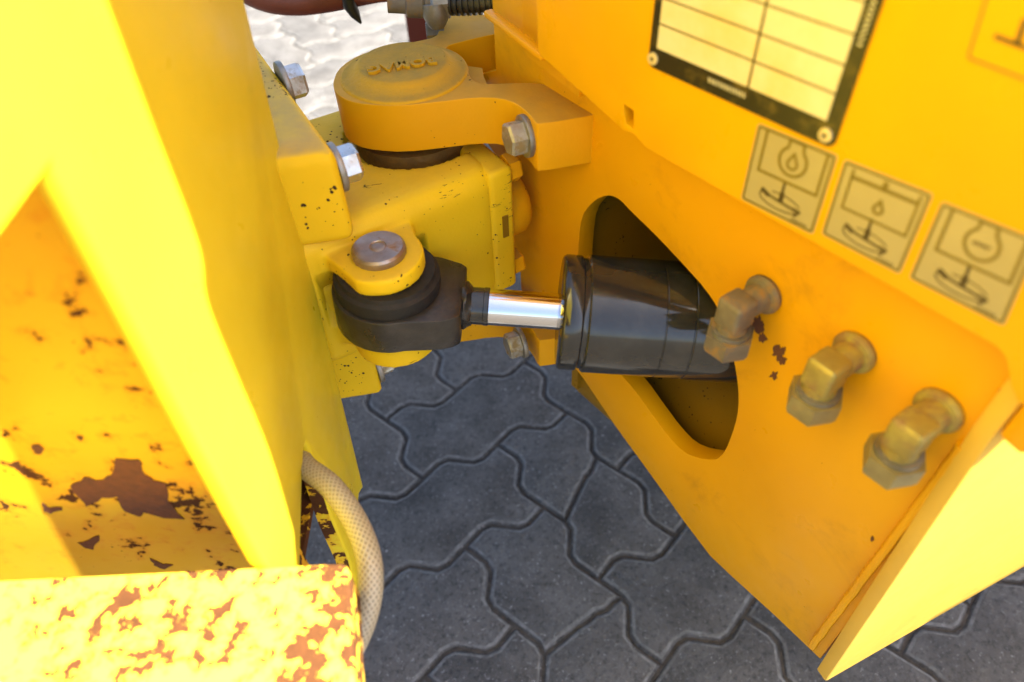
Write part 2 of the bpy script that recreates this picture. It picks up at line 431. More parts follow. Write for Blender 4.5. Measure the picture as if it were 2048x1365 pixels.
def bolt(parent, o, axis, af, h, mat, wr=None, wt=.004, turn=.2, label=None, wmat=None):
    b = obj('bolt', hexa(new(), o + axis * (wt if wr else 0), axis, af, h, turn), mat, parent, 25, label)
    if wr: obj('washer', bevel(lathe(new(), o, axis, [(wr, 0), (wr, wt)], 32), .0008, 2), wmat or m_washer, b)
    return b

# ------------------------------------------------------------------ rear frame
rear = thing('rear_frame', 'orange yellow rear frame of the road roller on the right, with cut-out bulkhead and decals', 'machine frame', V(.277, .225, .25))
fold = [(2000, 840), (1640, 1345)]
fT, fB = at(*fold[0], RP), at(*fold[1], RP)
outl = [(988, 60), (992, 142), (950, 152), (950, 250), (1004, 330), (1020, 350), (1024, 500), (1040, 530), (1042, 575), (1060, 640), (1120, 700), (1165, 755), (1230, 852), (1300, 948), (1370, 1046), (1420, 1112), (1462, 1152), (1550, 1232), (1640, 1318)]
pts = [at(x, y, RP) for x, y in outl]
zt = .78
pts[0].z = zt; pts.append(V(fT.x, fT.y, zt))
hz = [(240, 400), (244, 300), (256, 190), (300, 130), (345, 100), (388, 93), (432, 112), (480, 165), (600, 280), (740, 430), (820, 520), (880, 610), (922, 720), (948, 830), (966, 930), (973, 1020), (966, 1100), (942, 1180), (915, 1250), (885, 1288), (850, 1298), (790, 1290), (720, 1262), (650, 1190), (570, 1080), (500, 980), (440, 915), (350, 800), (270, 640), (245, 500)]
hole = smooth([at(1050 + x / 2.275, 350 + y / 2.275, RP) for x, y in hz], 1)
bm = prism(new(), pts, -nR * .018, [hole]); obj('bulkhead', bevel(bm, .0012, 2, 50), m_rear, rear)
# side wall: sunlit outer face, its edge proud of the bulkhead
e22 = az(22)
SP = (fB + nS * .0, nS)
sb = [V(fB.x, fB.y, fB.z), V(fT.x, fT.y, .665)]
far = 1.25
# lower edge of the side wall follows the photo
lo = at(2048, 1150, SP); dlo = (lo - at(1660, 1362, SP)); dlo.normalize()
c0 = V(fT.x, fT.y, 0)
o0 = c0 + nR * .005 - e22 * .002
def drop_to(p, row):                                       # point of the plumb line through p that is seen at photo row `row`
    lo_, hi_ = 0.0, .6
    for _ in range(40):
        m_ = (lo_ + hi_) / 2; d_ = V(p.x, p.y, m_) - EYE
        if CY - FPX * d_.dot(cy) / -d_.dot(cz) > row: lo_ = m_
        else: hi_ = m_
    return V(p.x, p.y, m_)
b0 = drop_to(o0 + nS * .004, 1360)
b0 = at(1644, 1356, (o0, nR))
side = [b0, V(o0.x, o0.y, .648), V(o0.x, o0.y, .650), V(o0.x, o0.y, .722),
        V(o0.x, o0.y, .722) + e22 * far, V(o0.x, o0.y, b0.z) + e22 * far]
obj('side_wall', bevel(prism(new(), [p + nS * .004 for p in side], -nS * .012), .002, 2), m_side, rear)
obj('weld_bead', tube(new(), [c0 + V(0, 0, b0.z + .02 + k * (.63 - b0.z - .02) / 30) + nR * .002 - az(-54) * .006 + V(random.uniform(-.0006, .0006), 0, 0) for k in range(31)], .0035, 8), m_rear, rear)
# service panel: outline on its own plane; its outer edge throws the shadow line seen on the front frame's plate
lowp = [(1070, -60), (1076, 100), (1082, 114), (1100, 128), (1248, 262), (1268, 268), (1292, 296), (1480, 402), (1640, 492), (1830, 600), (1992, 692), (2012, 716), (2022, 770), (2036, 806), (2075, 815), (2088, 900)]
pp = [at(x, y, PP) for x, y in lowp]
shade_px = [(600, 1112), (540, 912), (470, 745), (412, 600), (396, 490), (300, 240), (210, 0), (150, -160)]
wing = []
for p in spline([at(x, y, P1) for x, y in shade_px], 4):
    p = V(-.16, p.y, p.z); t = (PP[0] - p).dot(nP) / SUN.dot(nP); wing.append(p + SUN * t)
near_z = pp[-1].z
out = -az(126); first = V(wing[0].x, wing[0].y, near_z + .001) + out * .14; second = V(wing[0].x, wing[0].y, wing[0].z + .02) + out * .14  # unseen edge bulges outward and hangs lower, shaped to shade hose and last fitting
top_z = 1.75
wing_top = wing[-1] + (wing[-1] - wing[-2]) * ((top_z - wing[-1].z) / (wing[-1].z - wing[-2].z))
pan = pp + [first, second] + wing[1:] + [wing_top, V(pp[0].x, pp[0].y, top_z)]
tab = [at(x, y, PP) for x, y in ((1246, 208), (1267, 222), (1267, 260), (1251, 247))]
obj('service_panel', bevel(prism(new(), pan, -nP * .024, [tab]), .005, 3, 20), m_panel, rear)
# hood behind the panel
f0 = V(pp[0].x, pp[0].y, 0) - nP * .03; n0 = V(c0.x, c0.y, 0) + e22 * .02
hood = [V(f0.x, f0.y, .715), V(n0.x, n0.y, .715), V(n0.x, n0.y, .715) + e22 * 1.2, V(f0.x, f0.y, .715) + az(40) * 1.6]
obj('hood', bevel(prism(new(), hood, V(0, 0, 1.0)), .01, 2), m_panel, rear)
obj('shade_strip', bevel(box(new(), V(o0.x, o0.y, .655) + nS * .0045, e22 * .025, nS * .015, V(0, 0, .067)), .003, 2), m_rear, rear)  # strip added to keep sun off the last fitting; its foot shows below the panel
# out-of-view slab on brackets, added to shade the ground beside the side wall
obj('shade_slab', bevel(prism(new(), [V(.69, .06, .69), V(1.35, .06, .69), V(1.35, .445, .69), V(.69, .179, .69)], V(0, 0, .03)), .004, 2), m_side, rear)
for x_ in (.93, 1.22): obj('shade_slab_bracket', box(new(), V(x_, .195 + .4 * (x_ - .80) - .02, .70), V(.03, 0, 0), V(0, .15, 0), V(0, 0, .012)), m_side, rear)
# cavity behind the cut-out
dR = az(126)
hc = at(1320, 640, RP)
cav = [hc - nR * .30 + dR * .34 + V(0, 0, -.26), hc - nR * .30 - dR * .20 + V(0, 0, -.26)]
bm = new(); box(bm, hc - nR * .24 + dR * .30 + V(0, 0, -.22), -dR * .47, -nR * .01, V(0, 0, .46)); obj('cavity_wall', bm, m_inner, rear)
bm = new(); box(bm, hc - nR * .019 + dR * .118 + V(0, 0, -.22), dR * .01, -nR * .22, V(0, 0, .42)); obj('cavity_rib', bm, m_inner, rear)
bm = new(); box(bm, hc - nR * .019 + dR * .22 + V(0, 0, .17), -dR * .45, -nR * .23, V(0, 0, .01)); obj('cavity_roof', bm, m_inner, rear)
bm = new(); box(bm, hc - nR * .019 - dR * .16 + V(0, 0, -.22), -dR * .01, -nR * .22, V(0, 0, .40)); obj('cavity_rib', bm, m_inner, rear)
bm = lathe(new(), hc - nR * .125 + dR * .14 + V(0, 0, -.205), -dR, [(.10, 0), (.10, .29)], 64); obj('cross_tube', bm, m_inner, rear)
# bracket strip at the far top of the bulkhead
B0, B1 = at(962, 22, (at(1040, 70, RP), nR)), at(1082, 108, (at(1040, 70, RP), nR))
BP = (V(0, 0, .735), UPV)
b1, b2 = at(968, 22, BP), at(1085, 112, BP)
dd = (b2 - b1); nn = V(-dd.y, dd.x, 0).normalized()
obj('top_flange', bevel(box(new(), b1 - dd * .02, dd * 1.0, nn * .009, V(0, 0, -.006)), .002, 2), m_rear, rear)
obj('top_web', box(new(), b1 + nn * .021 - V(0, 0, .03) - dd * .0, dd * 1.2, nn * .01, V(0, 0, .25)), m_rear, rear)

# hinge yoke: top and bottom arms share one plan
yz = [(475, 420), (497, 360), (558, 308), (650, 265), (790, 236), (920, 208), (985, 194), (1018, 172), (1010, 140), (975, 120), (980, 90), (1005, 72), (1100, 66), (1230, 62),
      (1290, 100), (1330, 150), (1330, 172), (1250, 186), (1120, 218), (1048, 240), (1062, 275), (1120, 310), (1165, 360), (1180, 400), (1215, 425), (1290, 430), (1400, 424), (1500, 424), (1640, 440), (1830, 568), (1835, 585), (1810, 592),
      (1530, 640), (1506, 622), (1480, 585), (1420, 532), (1330, 503), (1200, 500), (1000, 525), (800, 545), (650, 537), (560, 520), (500, 487), (480, 455)]
yo = [at(480 + x / 2.56, y / 2.56, zpl(ZT)) for x, y in yz]
PIV = V(-.0822, .5925, 0)
def inpl(c, r, a): return V(c.x + r * math.cos(a), c.y + r * math.sin(a), 0)
def arm(zt, th, name, withcap):
    o3 = [V(p.x, p.y, zt) for p in smooth(yo, 1)]
    a = obj(name, bevel(prism(new(), o3, V(0, 0, -th)), .0055, 4, 28), m_yoke, rear)
    # thin web that closes the pocket between the two arms, a step lower
    webp = [at(480 + x / 2.56, y / 2.56, zpl(ZT)) for x, y in ((1030, 235), (1235, 262), (1240, 300), (1262, 350), (1300, 390), (1370, 440), (1260, 445), (1160, 410), (1110, 320))]
    obj('web', prism(new(), [V(p.x, p.y, zt - .016) for p in webp], V(0, 0, -.018)), m_yoke, a)
    if withcap:
        c = obj('cap', lathe(new(), PIV + V(0, 0, zt - .001), UPV, [(.0562, 0), (.0552, .0022), (.0535, .0032), (.0510, .0037), (.0470, .0052), (.0415, .0093), (.0390, .0113), (.0372, .0121), (.0350, .0123), (.02, .0124), (0, .0125)], 72), m_text, a)
    return a
top_arm = arm(ZT, .043, 'upper_arm', True)
low_arm = arm(ZT - .246, .041, 'lower_arm', False)
# raised letters on the cap, reading from the far side of the machine
cu = bpy.data.curves.new('t', 'FONT'); cu.body = 'BOMAG'; cu.size = .0150; cu.extrude = .0011; cu.offset = .00035; cu.align_x = 'CENTER'; cu.align_y = 'CENTER'; cu.space_character = 1.12; cu.bevel_depth = .0003
to = bpy.data.objects.new('t', cu); COL.objects.link(to)
dg = bpy.context.evaluated_depsgraph_get(); tm = bpy.data.meshes.new_from_object(to.evaluated_get(dg)); bpy.data.objects.remove(to)
la, lb = at(735, 142, zpl(ZT + .0125)), at(872, 121, zpl(ZT + .0125))
lc = (la + lb) / 2; ld = (lb - la); rot = math.atan2(ld.y, ld.x) + math.pi
wid = max(v.co.x for v in tm.vertices) - min(v.co.x for v in tm.vertices); k = ld.length / wid
bm = new(); bm.from_mesh(tm)
bmesh.ops.transform(bm, matrix=Matrix.Translation(lc + V(0, 0, .0004)) @ Matrix.Rotation(rot, 4, 'Z') @ Matrix.Diagonal((k, k * 1.05, 1, 1)), verts=bm.verts[:])
obj('lettering', bm, m_text, top_arm)
# clamp bolts of the yoke: axis towards the bulkhead
bax = az(200)
for zc, px_, af, lab in ((ZT - .0205, (1056, 271), .0245, None), (ZT - .246 - .019, (1046, 684), .0245, None)):
    p = at(*px_, zpl(zc)); bolt(rear, p, bax, af, .0135, m_bolt2, .0175, .005, .35)
p = at(888, 66, zpl(ZT - .006)); bolt(rear, p, az(186), .022, .017, m_washer, None, 0, .3)

# hydraulic elbow fittings on the bulkhead
def elbow(bx, by, kx, ky, nx, ny, s, mats, lab):
    f = at(bx, by, RP); body, nut = mats
    root = obj('elbow_fitting', bevel(lathe(new(), f, nR, [(.0135 * s, 0), (.0138 * s, .003), (.0125 * s, .0055), (.0095 * s, .006), (.0095 * s, .025 * s)], 32), .0006, 2), body, rear, 30, lab)
    L = .027 * s
    k = f + nR * L
    b = new(); hh = .0095 * s
    u = nR.cross(UPV).normalized()
    box(b, k - u * hh - nR * hh + V(0, 0, -.012 * s), u * 2 * hh, nR * 2 * hh, V(0, 0, .0225 * s))
    obj('elbow', bevel(b, .003 * s, 3), body, root)
    obj('stem', lathe(new(), k + V(0, 0, -.010 * s), -UPV, [(.0098 * s, 0), (.0098 * s, .010 * s)], 28), body, root)
    n = k + V(0, 0, -.0185 * s)
    obj('nut', hexa(new(), n, -UPV, .0285 * s, .0165 * s, .4, .2), nut, root, 25)
    obj('collar', lathe(new(), n + V(0, 0, .001), -UPV, [(.0128 * s, -.002), (.0128 * s, .002)], 32), m_washer, root)
    return root
elbow(1530, 587, 0, 0, 0, 0, 1.05, (m_fit1, m_fit1), 'brown weathered elbow fitting beside the cut-out')
elbow(1712, 702, 0, 0, 0, 0, 1.05, (m_fit2, m_nut), 'middle elbow fitting with yellowish passivated nut')
elbow(1880, 818, 0, 0, 0, 0, 1.05, (m_fit2, m_nut), 'elbow fitting nearest the side wall edge')
# rust spots under the first fitting: flaked paint, thin raised scabs
rn = random.Random(4)
for x, y, r in ((1517, 650, 17), (1525, 675, 11), (1558, 705, 17), (1566, 722, 9), (1548, 750, 9), (2000, 785, 7), (1624, 1292, 9), (1652, 1262, 6), (1745, 1078, 5), (1834, 1003, 4), (1838, 1048, 4)):
    pts = []
    for k in range(22):
        a = 2 * math.pi * k / 22; q = 1.5 * r * (.62 + .5 * noise.noise(V(math.cos(a) * 1.9 + x, math.sin(a) * 1.9, y)) + rn.uniform(-.12, .12))
        pts.append(at(x + math.cos(a) * q * .75, y + math.sin(a) * q, RP) + nR * .0001)
    obj('rust_scab', prism(new(), pts, nR * .0004), m_rust, rear)

# ------------------------------------------------------------------ plate and stickers on the panel
def lift(d): return (PP[0] + nP * d, nP)
def ribbon(bm, pts, wd, d, th=.0002, closed=False):
    n = len(pts)
    for i in range(n if closed else n - 1):
        a, b = pts[i], pts[(i + 1) % n]; t = (b - a)
        if t.length < 1e-6: continue
        t.normalize(); s = nP.cross(t) * wd / 2; a2, b2 = a - t * wd * .35, b + t * wd * .35
        prism(bm, [a2 - s, b2 - s, b2 + s, a2 + s], nP * (th + 1e-6 * i))
def quad(cs, d): return [at(x, y, lift(d)) for x, y in cs]
def rounded(c4, r, n=5):
    out = []
    for i in range(4):
        a, b, c = c4[i - 1], c4[i], c4[(i + 1) % 4]; u, v_ = (a - b).normalized() * r, (c - b).normalized() * r
        for k in range(n + 1):
            t = k / n; out.append(b + u * (1 - t) ** 2 + v_ * t ** 2)
    return out
plate_c = quad([(1313, 0), (1298, 130), (1668, 297), (1783, 0)], 0)
eu = (plate_c[2] - plate_c[1]); ev = UPV * .135
pc = [plate_c[1] + ev, plate_c[1], plate_c[2], plate_c[2] + ev]
plate = obj('data_plate', prism(new(), rounded(pc, .005), nP * .0012), m_border, rear, label='black bordered plate with an empty cream table, riveted to the panel')
def pl(u, v_): return plate_c[1] + eu * u + UPV * v_ + nP * .0012
W_ = eu.length; f = new()
bx = [pl(.045, .125), pl(.045, .0125), pl(.94, .0125), pl(.94, .125)]
prism(f, bx, nP * .0002); face = obj('table', f, m_cream, plate)
f = new(); rows = [.0125 + .0143 * (i + 1) for i in range(8)]
for r in rows: ribbon(f, [pl(.045, r) + nP * .0002, pl(.94, r) + nP * .0002], .0009, 0)
ribbon(f, [pl(.565, .0125) + nP * .00025, pl(.565, .125) + nP * .00025], .0013, 0, .0003)
obj('rule_lines', f, m_bline, plate)
for u in (.030, .955): obj('rivet', lathe(new(), pl(u, .0055), nP, [(.0038, 0), (.0036, .0012), (.0016, .0016), (.0012, .0007), (0, .0006)], 24), m_rivet, plate); obj('rivet_core', lathe(new(), pl(u, .0055) + nP * .0004, nP, [(.0011, 0), (.0010, .0009), (0, .001)], 14), m_border, plate)
rn = random.Random(2); f = new()
for k in range(13): ribbon(f, [pl(.36 + k * .016, .0085), pl(.36 + k * .016 + rn.uniform(.002, .006), .0062)], .0008, 0)
for k in range(9): ribbon(f, [pl(.965, .052 + k * .0024), pl(.978, .052 + k * .0024 + rn.uniform(-.0005, .0008))], .0009, 0)
obj('small_print', f, m_cream, plate)['kind'] = 'stuff'

def drop(c, r):
    return [c + V(r * math.cos(a), r * math.sin(a), 0) for a in [R_(x) for x in range(-220, 41, 20)]] + [c + V(0, r * 2.1, 0)]
def sticker(cs, kind, label, film=None, ink=None, fine=None):
    q = quad(cs, 0); film = film or m_film
    s = obj('decal', prism(new(), rounded(q, .0022), nP * .0003), film, rear, label=label)
    tl, bl, br, tr = q
    def S(p): u, v_ = p[0], p[1]; return (bl * (1 - u) + br * u) * (1 - v_) + (tl * (1 - u) + tr * u) * v_ + nP * .0003
    sz = (br - bl).length
    b = new(); ribbon(b, [p + nP * .0003 for p in rounded([S((.03, .97)) - nP * .0003, S((.03, .03)) - nP * .0003, S((.97, .03)) - nP * .0003, S((.97, .97)) - nP * .0003], .0016)], sz * .026, 0, closed=True)
    if kind in ('oil', 'cool'):
        ribbon(b, [S(p) for p in ((.14, .95), (.14, .47), (.90, .47), (.90, .95))], sz * .034, 0)
        c = V(.53, .73, 0); ring = [V(.44, .965, 0), V(.44, .91, 0)] + [c + V(.17 * math.cos(R_(a)), .17 * math.sin(R_(a)), 0) for a in range(125, 416, 15)] + [V(.62, .91, 0), V(.62, .965, 0)]
        ribbon(b, [S(p) for p in ring], sz * .034, 0, closed=True)
        if kind == 'oil': ribbon(b, [S(p) for p in drop(V(.53, .70, 0), .06)], sz * .03, 0, closed=True)
    elif kind == 'tank':
        ribbon(b, [S(p) for p in ((.14, .92), (.14, .45), (.90, .45), (.90, .92))], sz * .03, 0)
        ribbon(b, [S(p) for p in ((.14, .84), (.90, .84))], sz * .045, 0); ribbon(b, [S((.52, .84)), S((.52, .91))], sz * .06, 0)
        ribbon(b, [S(p) for p in drop(V(.53, .60, 0), .05)], sz * .035, 0, closed=True)
    obj('symbol', b, m_olive, s)
    b = new()
    if kind != 'part':
        ribbon(b, [S((.505, .46)), S((.51, .22))], sz * .035, 0); ribbon(b, [S((.51, .31)), S((.51, .21))], sz * .06, 0)
        ribbon(b, [S((.275, .235)), S((.5, .205)), S((.725, .18))], sz * .03, 0)
        ribbon(b, [S((.255, .26)), S((.33, .225))], sz * .055, 0); ribbon(b, [S((.69, .19)), S((.765, .185)), S((.72, .12))], sz * .04, 0)
        ribbon(b, [S((.5 + .27 * math.cos(R_(a)), .20 + .10 * math.sin(R_(a)))) for a in range(160, 321, 16)], sz * .015, 0)
        ribbon(b, [S((.5 + .27 * math.cos(R_(a)), .20 + .10 * math.sin(R_(a)))) for a in range(20, 130, 16)], sz * .012, 0)
        for k in range(8): ribbon(b, [S((.70 + k * .026, .055)), S((.71 + k * .026, .075))], sz * .013, 0)
        if kind == 'cool':
            for k in range(6): ribbon(b, [S((.44 + k * .03, .71)), S((.46 + k * .03, .74))], sz * .016, 0)
    else:
        ribbon(b, [S((.24, .36)), S((.62, .36))], sz * .05, 0); ribbon(b, [S((.46, .36)), S((.46, .62)), S((.75, .62))], sz * .06, 0)
    obj('pictogram', b, m_ink, s)
    return s
sticker([(1517, 246), (1482, 398), (1626, 470), (1677, 311)], 'oil', 'khaki decal with an oil drop inside an engine symbol')
sticker([(1690, 318), (1643, 468), (1800, 549), (1868, 388)], 'tank', 'khaki decal with a small drop inside a closed tank')
sticker([(1884, 402), (1818, 556), (2008, 653), (2082, 482)], 'cool', 'khaki decal with an engine outline and no drop')
g4 = quad([(1985, -60), (1930, 118), (2120, 190), (2190, 10)], 0)
sticker([(1985, -60), (1930, 118), (2120, 190), (2190, 10)], 'part', 'orange decal cut off by the top right corner', film=m_panel)

# ------------------------------------------------------------------ front frame
front = thing('front_frame', 'lemon yellow front frame of the road roller on the left, with chipped ledge', 'machine frame', V(-.25, .2, .5))
def p1(x, y): return at(x, y, P1)
TH = V(-.012, 0, 0)
cor = p1(110, 330)
zl = .563
ptsP = [V(-.16, -.35, cor.z - .005), cor, p1(530, 1125)]
# lower run of the near leg, slot for the hose, far strip
ptsP += [V(-.16, p1(530, 1125).y, .30), V(-.16, p1(600, 1200).y - .02, .30), p1(600, 1200), p1(602, 1120), p1(606, 960), p1(609, 900), p1(613, 886), p1(619, 900), p1(640, 960), p1(668, 1045), p1(700, 1120), p1(711, 1165), p1(706, 1260), p1(703, 1365), p1(700, 1500), p1(722, 1500), p1(723, 1290), p1(717, 1008), p1(719, 990), p1(728, 975)]
ptsP += [p1(490, 0), p1(455, -150), V(-.16, p1(455, -150).y, 1.75), V(-.16, -.35, 1.75)]
obj('side_plate', bevel(prism(new(), ptsP, TH), .0045, 3, 20), m_front, front)
# overhanging upper box and the wall below it
obj('upper_box', bevel(box(new(), V(-.1725, -.35, cor.z - .005), V(-.42, 0, 0), V(0, .60, 0), V(0, 0, .9)), .004, 2), m_front, front)
ew = cor.y + .026
obj('end_wall', box(new(), V(-.172, ew, .40), V(-.45, 0, 0), V(0, .012, 0), V(0, 0, cor.z - .402)), m_wall, front)
wpl = (V(0, ew, 0), V(0, -1, 0))
for outl_, in (([(275, 600), (330, 560), (400, 575), (430, 560), (450, 490), (545, 495), (555, 540), (600, 580), (650, 590), (655, 650), (720, 725), (640, 720), (560, 700), (545, 715), (490, 700), (460, 640), (400, 640), (340, 675), (290, 630)],),
               ([(165, 665), (200, 680), (245, 680), (240, 695), (200, 705), (175, 690)],), ([(305, 820), (350, 805), (390, 790), (385, 815), (365, 845), (330, 835)],),
               ([(125, 440), (150, 430), (178, 455), (160, 475), (130, 470)],), ([(585, 880), (640, 900), (680, 905), (640, 925), (600, 905)],), ([(300, 405), (325, 400), (320, 425)],)):
    rn = random.Random(9); q_ = [at(x / 1.95 + rn.uniform(-2, 2), 665 + y / 1.95 + rn.uniform(-2, 2), wpl) for x, y in outl_]
    dense = []
    for k in range(len(q_)):
        a_, b_ = q_[k], q_[(k + 1) % len(q_)]
        for t_ in (0, .33, .66): dense.append(a_.lerp(b_, t_) + V(rn.uniform(-.0012, .0012), 0, rn.uniform(-.0012, .0012)) * (t_ > 0) + V(0, -.0001, 0))
    obj('rust_patch', prism(new(), dense, V(0, -.0006, 0)), m_rust, front)
wb = [V(-.166 + random.uniform(-.001, .001), ew - .002 + random.uniform(-.001, .001), zl + k * (cor.z - zl) / 40) for k in range(41)]
obj('weld_bead', tube(new(), wb, lambda t: .0042 + .0012 * math.sin(t * 150), 10), m_front, front)
le = [at(600, 1129, zpl(zl)), at(690, 1127, zpl(zl)), at(700, 1145, zpl(zl)), at(707, 1310, zpl(zl)), at(712, 1420, zpl(zl))]
ly = le[0].y
lp = [V(-.60, ly, zl)] + le + [V(le[-1].x, -.02, zl), V(-.60, -.02, zl)]
lp[2] = V(lp[2].x, ly, zl)
obj('ledge', bevel(prism(new(), lp, V(0, 0, -.035)), .003, 3), m_ledge, front)
# inside of the slot
obj('inner_brace', box(new(), V(-.172, .26, .455), V(-.20, 0, 0), V(0, .09, 0), V(0, 0, .008)), m_strip, front)
obj('inner_wall', box(new(), V(-.24, .27, .455), V(-.01, 0, 0), V(0, .17, 0), V(0, 0, .24)), m_wall, front)
sp = [p1(619, 905), p1(640, 962), p1(667, 1045), p1(699, 1120), p1(710, 1165), p1(705, 1260), p1(702, 1365)]
b = new()
pr = [p + V(-.0125, -.0012, 0) for p in sp]; qr = [p + V(-.0015, -.0008, 0) for p in sp]
for i in range(len(sp) - 1): prism(b, [pr[i], qr[i], qr[i + 1], pr[i + 1]], V(0, .0006, 0))
obj('slot_edge', b, m_strip, front)

# pivot housing: one casting (mounting block, body, lugs) with soft fillets
av, bv = az(30), az(-60)
c1 = at(1003, 333, zpl(.634)); zc, zb = .634, .484
ma = az(117.5); mn = az(27.5)
bp1 = dep(668, 337, .53)                                    # first flange bolt on the mounting face
b = new()
b2 = new(); box(b2, V(c1.x, c1.y, zb), -av * .20, -bv * .19, V(0, 0, zc - zb)); bevel(b2, .021, 5)
me_ = bpy.data.meshes.new('x'); b2.to_mesh(me_); b.from_mesh(me_); b2.free()
mo = V(bp1.x, bp1.y, 0) - ma * .024
MT = .7055
LZ = CAM_H - (CAM_H - .6275) * PS
BZ = LZ + .010
mq = V(mo.x, mo.y, BZ); b2 = prism(new(), [mq, mq + ma * .27, mq + ma * .27 - mn * .16, mq - az(9) * .18], V(0, 0, MT - BZ)); bevel(b2, .009, 4)
cast('mounting_flange', b2, m_flange, front, .0024, 6)
def lug(z, th, r):
    arc = [V(PIN.x + r * math.cos(R_(a)), PIN.y + r * math.sin(R_(a)), z) for a in range(-117 if z > .57 else -165, 40, 9)]
    l = [at(585, 490, zpl(z)), at(625, 498, zpl(z)), at(655, 517, zpl(z)), at(682, 537, zpl(z))] if z > .57 else []
    l = [V(p.x, p.y, z) for p in l]
    q = V(PIN.x, PIN.y, z)
    return l + arc + [q + ma * .085 + av * .05, q + ma * .085 - av * .10]
prism(b, lug(LZ, .016, .0355), V(0, 0, -.016))
prism(b, lug(ROD_Z - .0250, .02, .038), V(0, 0, -.022))
house = obj('pivot_housing', b, m_house, front)
def cutter(bmx):
    c = obj('cutter', bmx, m_house, front)
    m = house.modifiers.new('b', 'BOOLEAN'); m.operation = 'DIFFERENCE'; m.solver = 'EXACT'; m.object = c; return c
rm = house.modifiers.new('r', 'REMESH'); rm.mode = 'VOXEL'; rm.voxel_size = .0021
cut = [cutter(lathe(new(), V(PIN.x, PIN.y, ROD_Z - .0240), UPV, [(.056, 0), (.056, LZ - .0165 - ROD_Z + .0240)], 48)),
       cutter(lathe(new(), V(-.0822, .5925, zc - .022), UPV, [(.0640, 0), (.0640, .12)], 64))]
sm = house.modifiers.new('s', 'SMOOTH'); sm.factor = .5; sm.iterations = 11
dg = bpy.context.evaluated_depsgraph_get()
me2 = bpy.data.meshes.new_from_object(house.evaluated_get(dg)); house.modifiers.clear(); house.data = me2; me2.name = 'pivot_housing'
me2.polygons.foreach_set('use_smooth', [True] * len(me2.polygons))
if not me2.materials: me2.materials.append(m_house)
for c in cut: bpy.data.objects.remove(c)
# saddle the yoke boss sits in, seen dark between arm and housing
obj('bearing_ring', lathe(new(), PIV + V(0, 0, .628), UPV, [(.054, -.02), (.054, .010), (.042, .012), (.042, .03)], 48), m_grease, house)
# end cover with its round boss and bolts
cov = []
b = new(); oc = V(c1.x, c1.y, zb + .006) - av * .014 + bv * .0006
box(b, oc, av * .026, -bv * .185, V(0, 0, zc - zb - .010)); ecover = obj('end_cover', bevel(b, .006, 4), m_house, front)
bc = oc + av * .026 - bv * .040 + V(0, 0, .074)
obj('boss', bevel(lathe(new(), bc, av, [(.034, 0), (.034, .018), (.029, .026), (0, .027)], 48), .003, 3), m_yoke, ecover)
for zz in (.128, .018): obj('bolt', hexa(new(), oc + av * .026 - bv * .016 + V(0, 0, zz), av, .024, .012, .2), m_yoke, ecover, 25)
b = new(); tg = at(1004, 434, (oc + bv * .0001, bv)); box(b, tg, av * .006, bv * .0012, V(0, 0, -.024)); obj('tag', b, m_inner, ecover)
# flange bolts
bp2 = dep(566, 170, .592)
bolt(front, bp1, mn, .0250, .0140, m_bolt, .0190, .005, .1)
q = V(mo.x, mo.y, 0) + ma * ((V(bp2.x - mo.x, bp2.y - mo.y, 0)).dot(ma)); bolt(front, V(q.x, q.y, bp2.z), mn, .0250, .0140, m_bolt, .0190, .005, .4)
lm = dep(748, 738, .70); lq = V(lm.x, lm.y, lm.z - .020) - ma * .02
b = prism(new(), [lq, lq + ma * .2, lq + ma * .2 - mn * .12, lq - az(8) * .16], V(0, 0, .15)); bevel(b, .006, 3); cast('lower_mount', b, m_house, front, .0025, 8)
bolt(front, lm + V(0, 0, .004), mn, .0235, .0135, m_bolt2, .0185, .005, .1)
# steering pin
pz = PIN.z - .1673
pb = lathe(new(), V(PIN.x, PIN.y, pz), UPV, [(.0, .052), (.018, .052), (.0182, .155), (.0215, .1575), (.0220, .1605), (.0216, .1640), (.0198, .1658), (.0070, .1661), (.0064, .1656), (.0056, .1661), (.003, .1664), (0, .1665)], 56)
obj('steering_pin', pb, m_pin, front)

# ------------------------------------------------------------------ steering cylinder
cyl = thing('steering_cylinder', 'black hydraulic steering cylinder with chrome rod reaching through the cut-out', 'hydraulic cylinder', V(PIN.x, PIN.y, ROD_Z))
A0 = V(PIN.x, PIN.y, ROD_Z); rs = V(-ROD.y, ROD.x, 0).normalized(); cu_ = ROD.cross(rs)
b = new(); Rr = .0465; hh = .0172
arc = [A0 + (ROD * math.cos(R_(a)) + rs * math.sin(R_(a))) * Rr for a in range(68, 293, 7)]
o3 = arc + [A0 + ROD * .048 - rs * .0385, A0 + ROD * .058 - rs * .0345, A0 + ROD * .0635 - rs * .0300, A0 + ROD * .0635 + rs * .0300, A0 + ROD * .058 + rs * .0345, A0 + ROD * .040 + rs * .0405]
prism(b, [p - cu_ * hh for p in o3], cu_ * 2 * hh); obj('rod_eye', bevel(b, .0016, 2, 30), m_eye, cyl)
obj('seal_ring', lathe(new(), A0 + cu_ * (hh + .0003), cu_, [(.0432, 0), (.0440, .004), (.0436, .0125), (.0405, .0145), (.0395, .0185), (0, .0185)], 56), m_rubber, cyl)
obj('lower_seal', lathe(new(), A0 - cu_ * (hh + .0003), -cu_, [(.040, 0), (.040, .006), (0, .006)], 48), m_rubber, cyl)
def along(u): return A0 + ROD * u
obj('neck', tube(new(), [along(.0625), along(.0645), along(.0665), along(.0685), along(.071)], lambda t: (.0195, .0205, .0200, .0178, .0160)[round(t * 4)], 32, ripple=lambda s, th: .0008 * math.sin(th * 5 + s * 900) + .0004 * math.sin(th * 13)), m_eye, cyl)
obj('rod', lathe(new(), along(.06), ROD, [(.0157, 0), (.0157, .14)], 64), m_chrome, cyl)
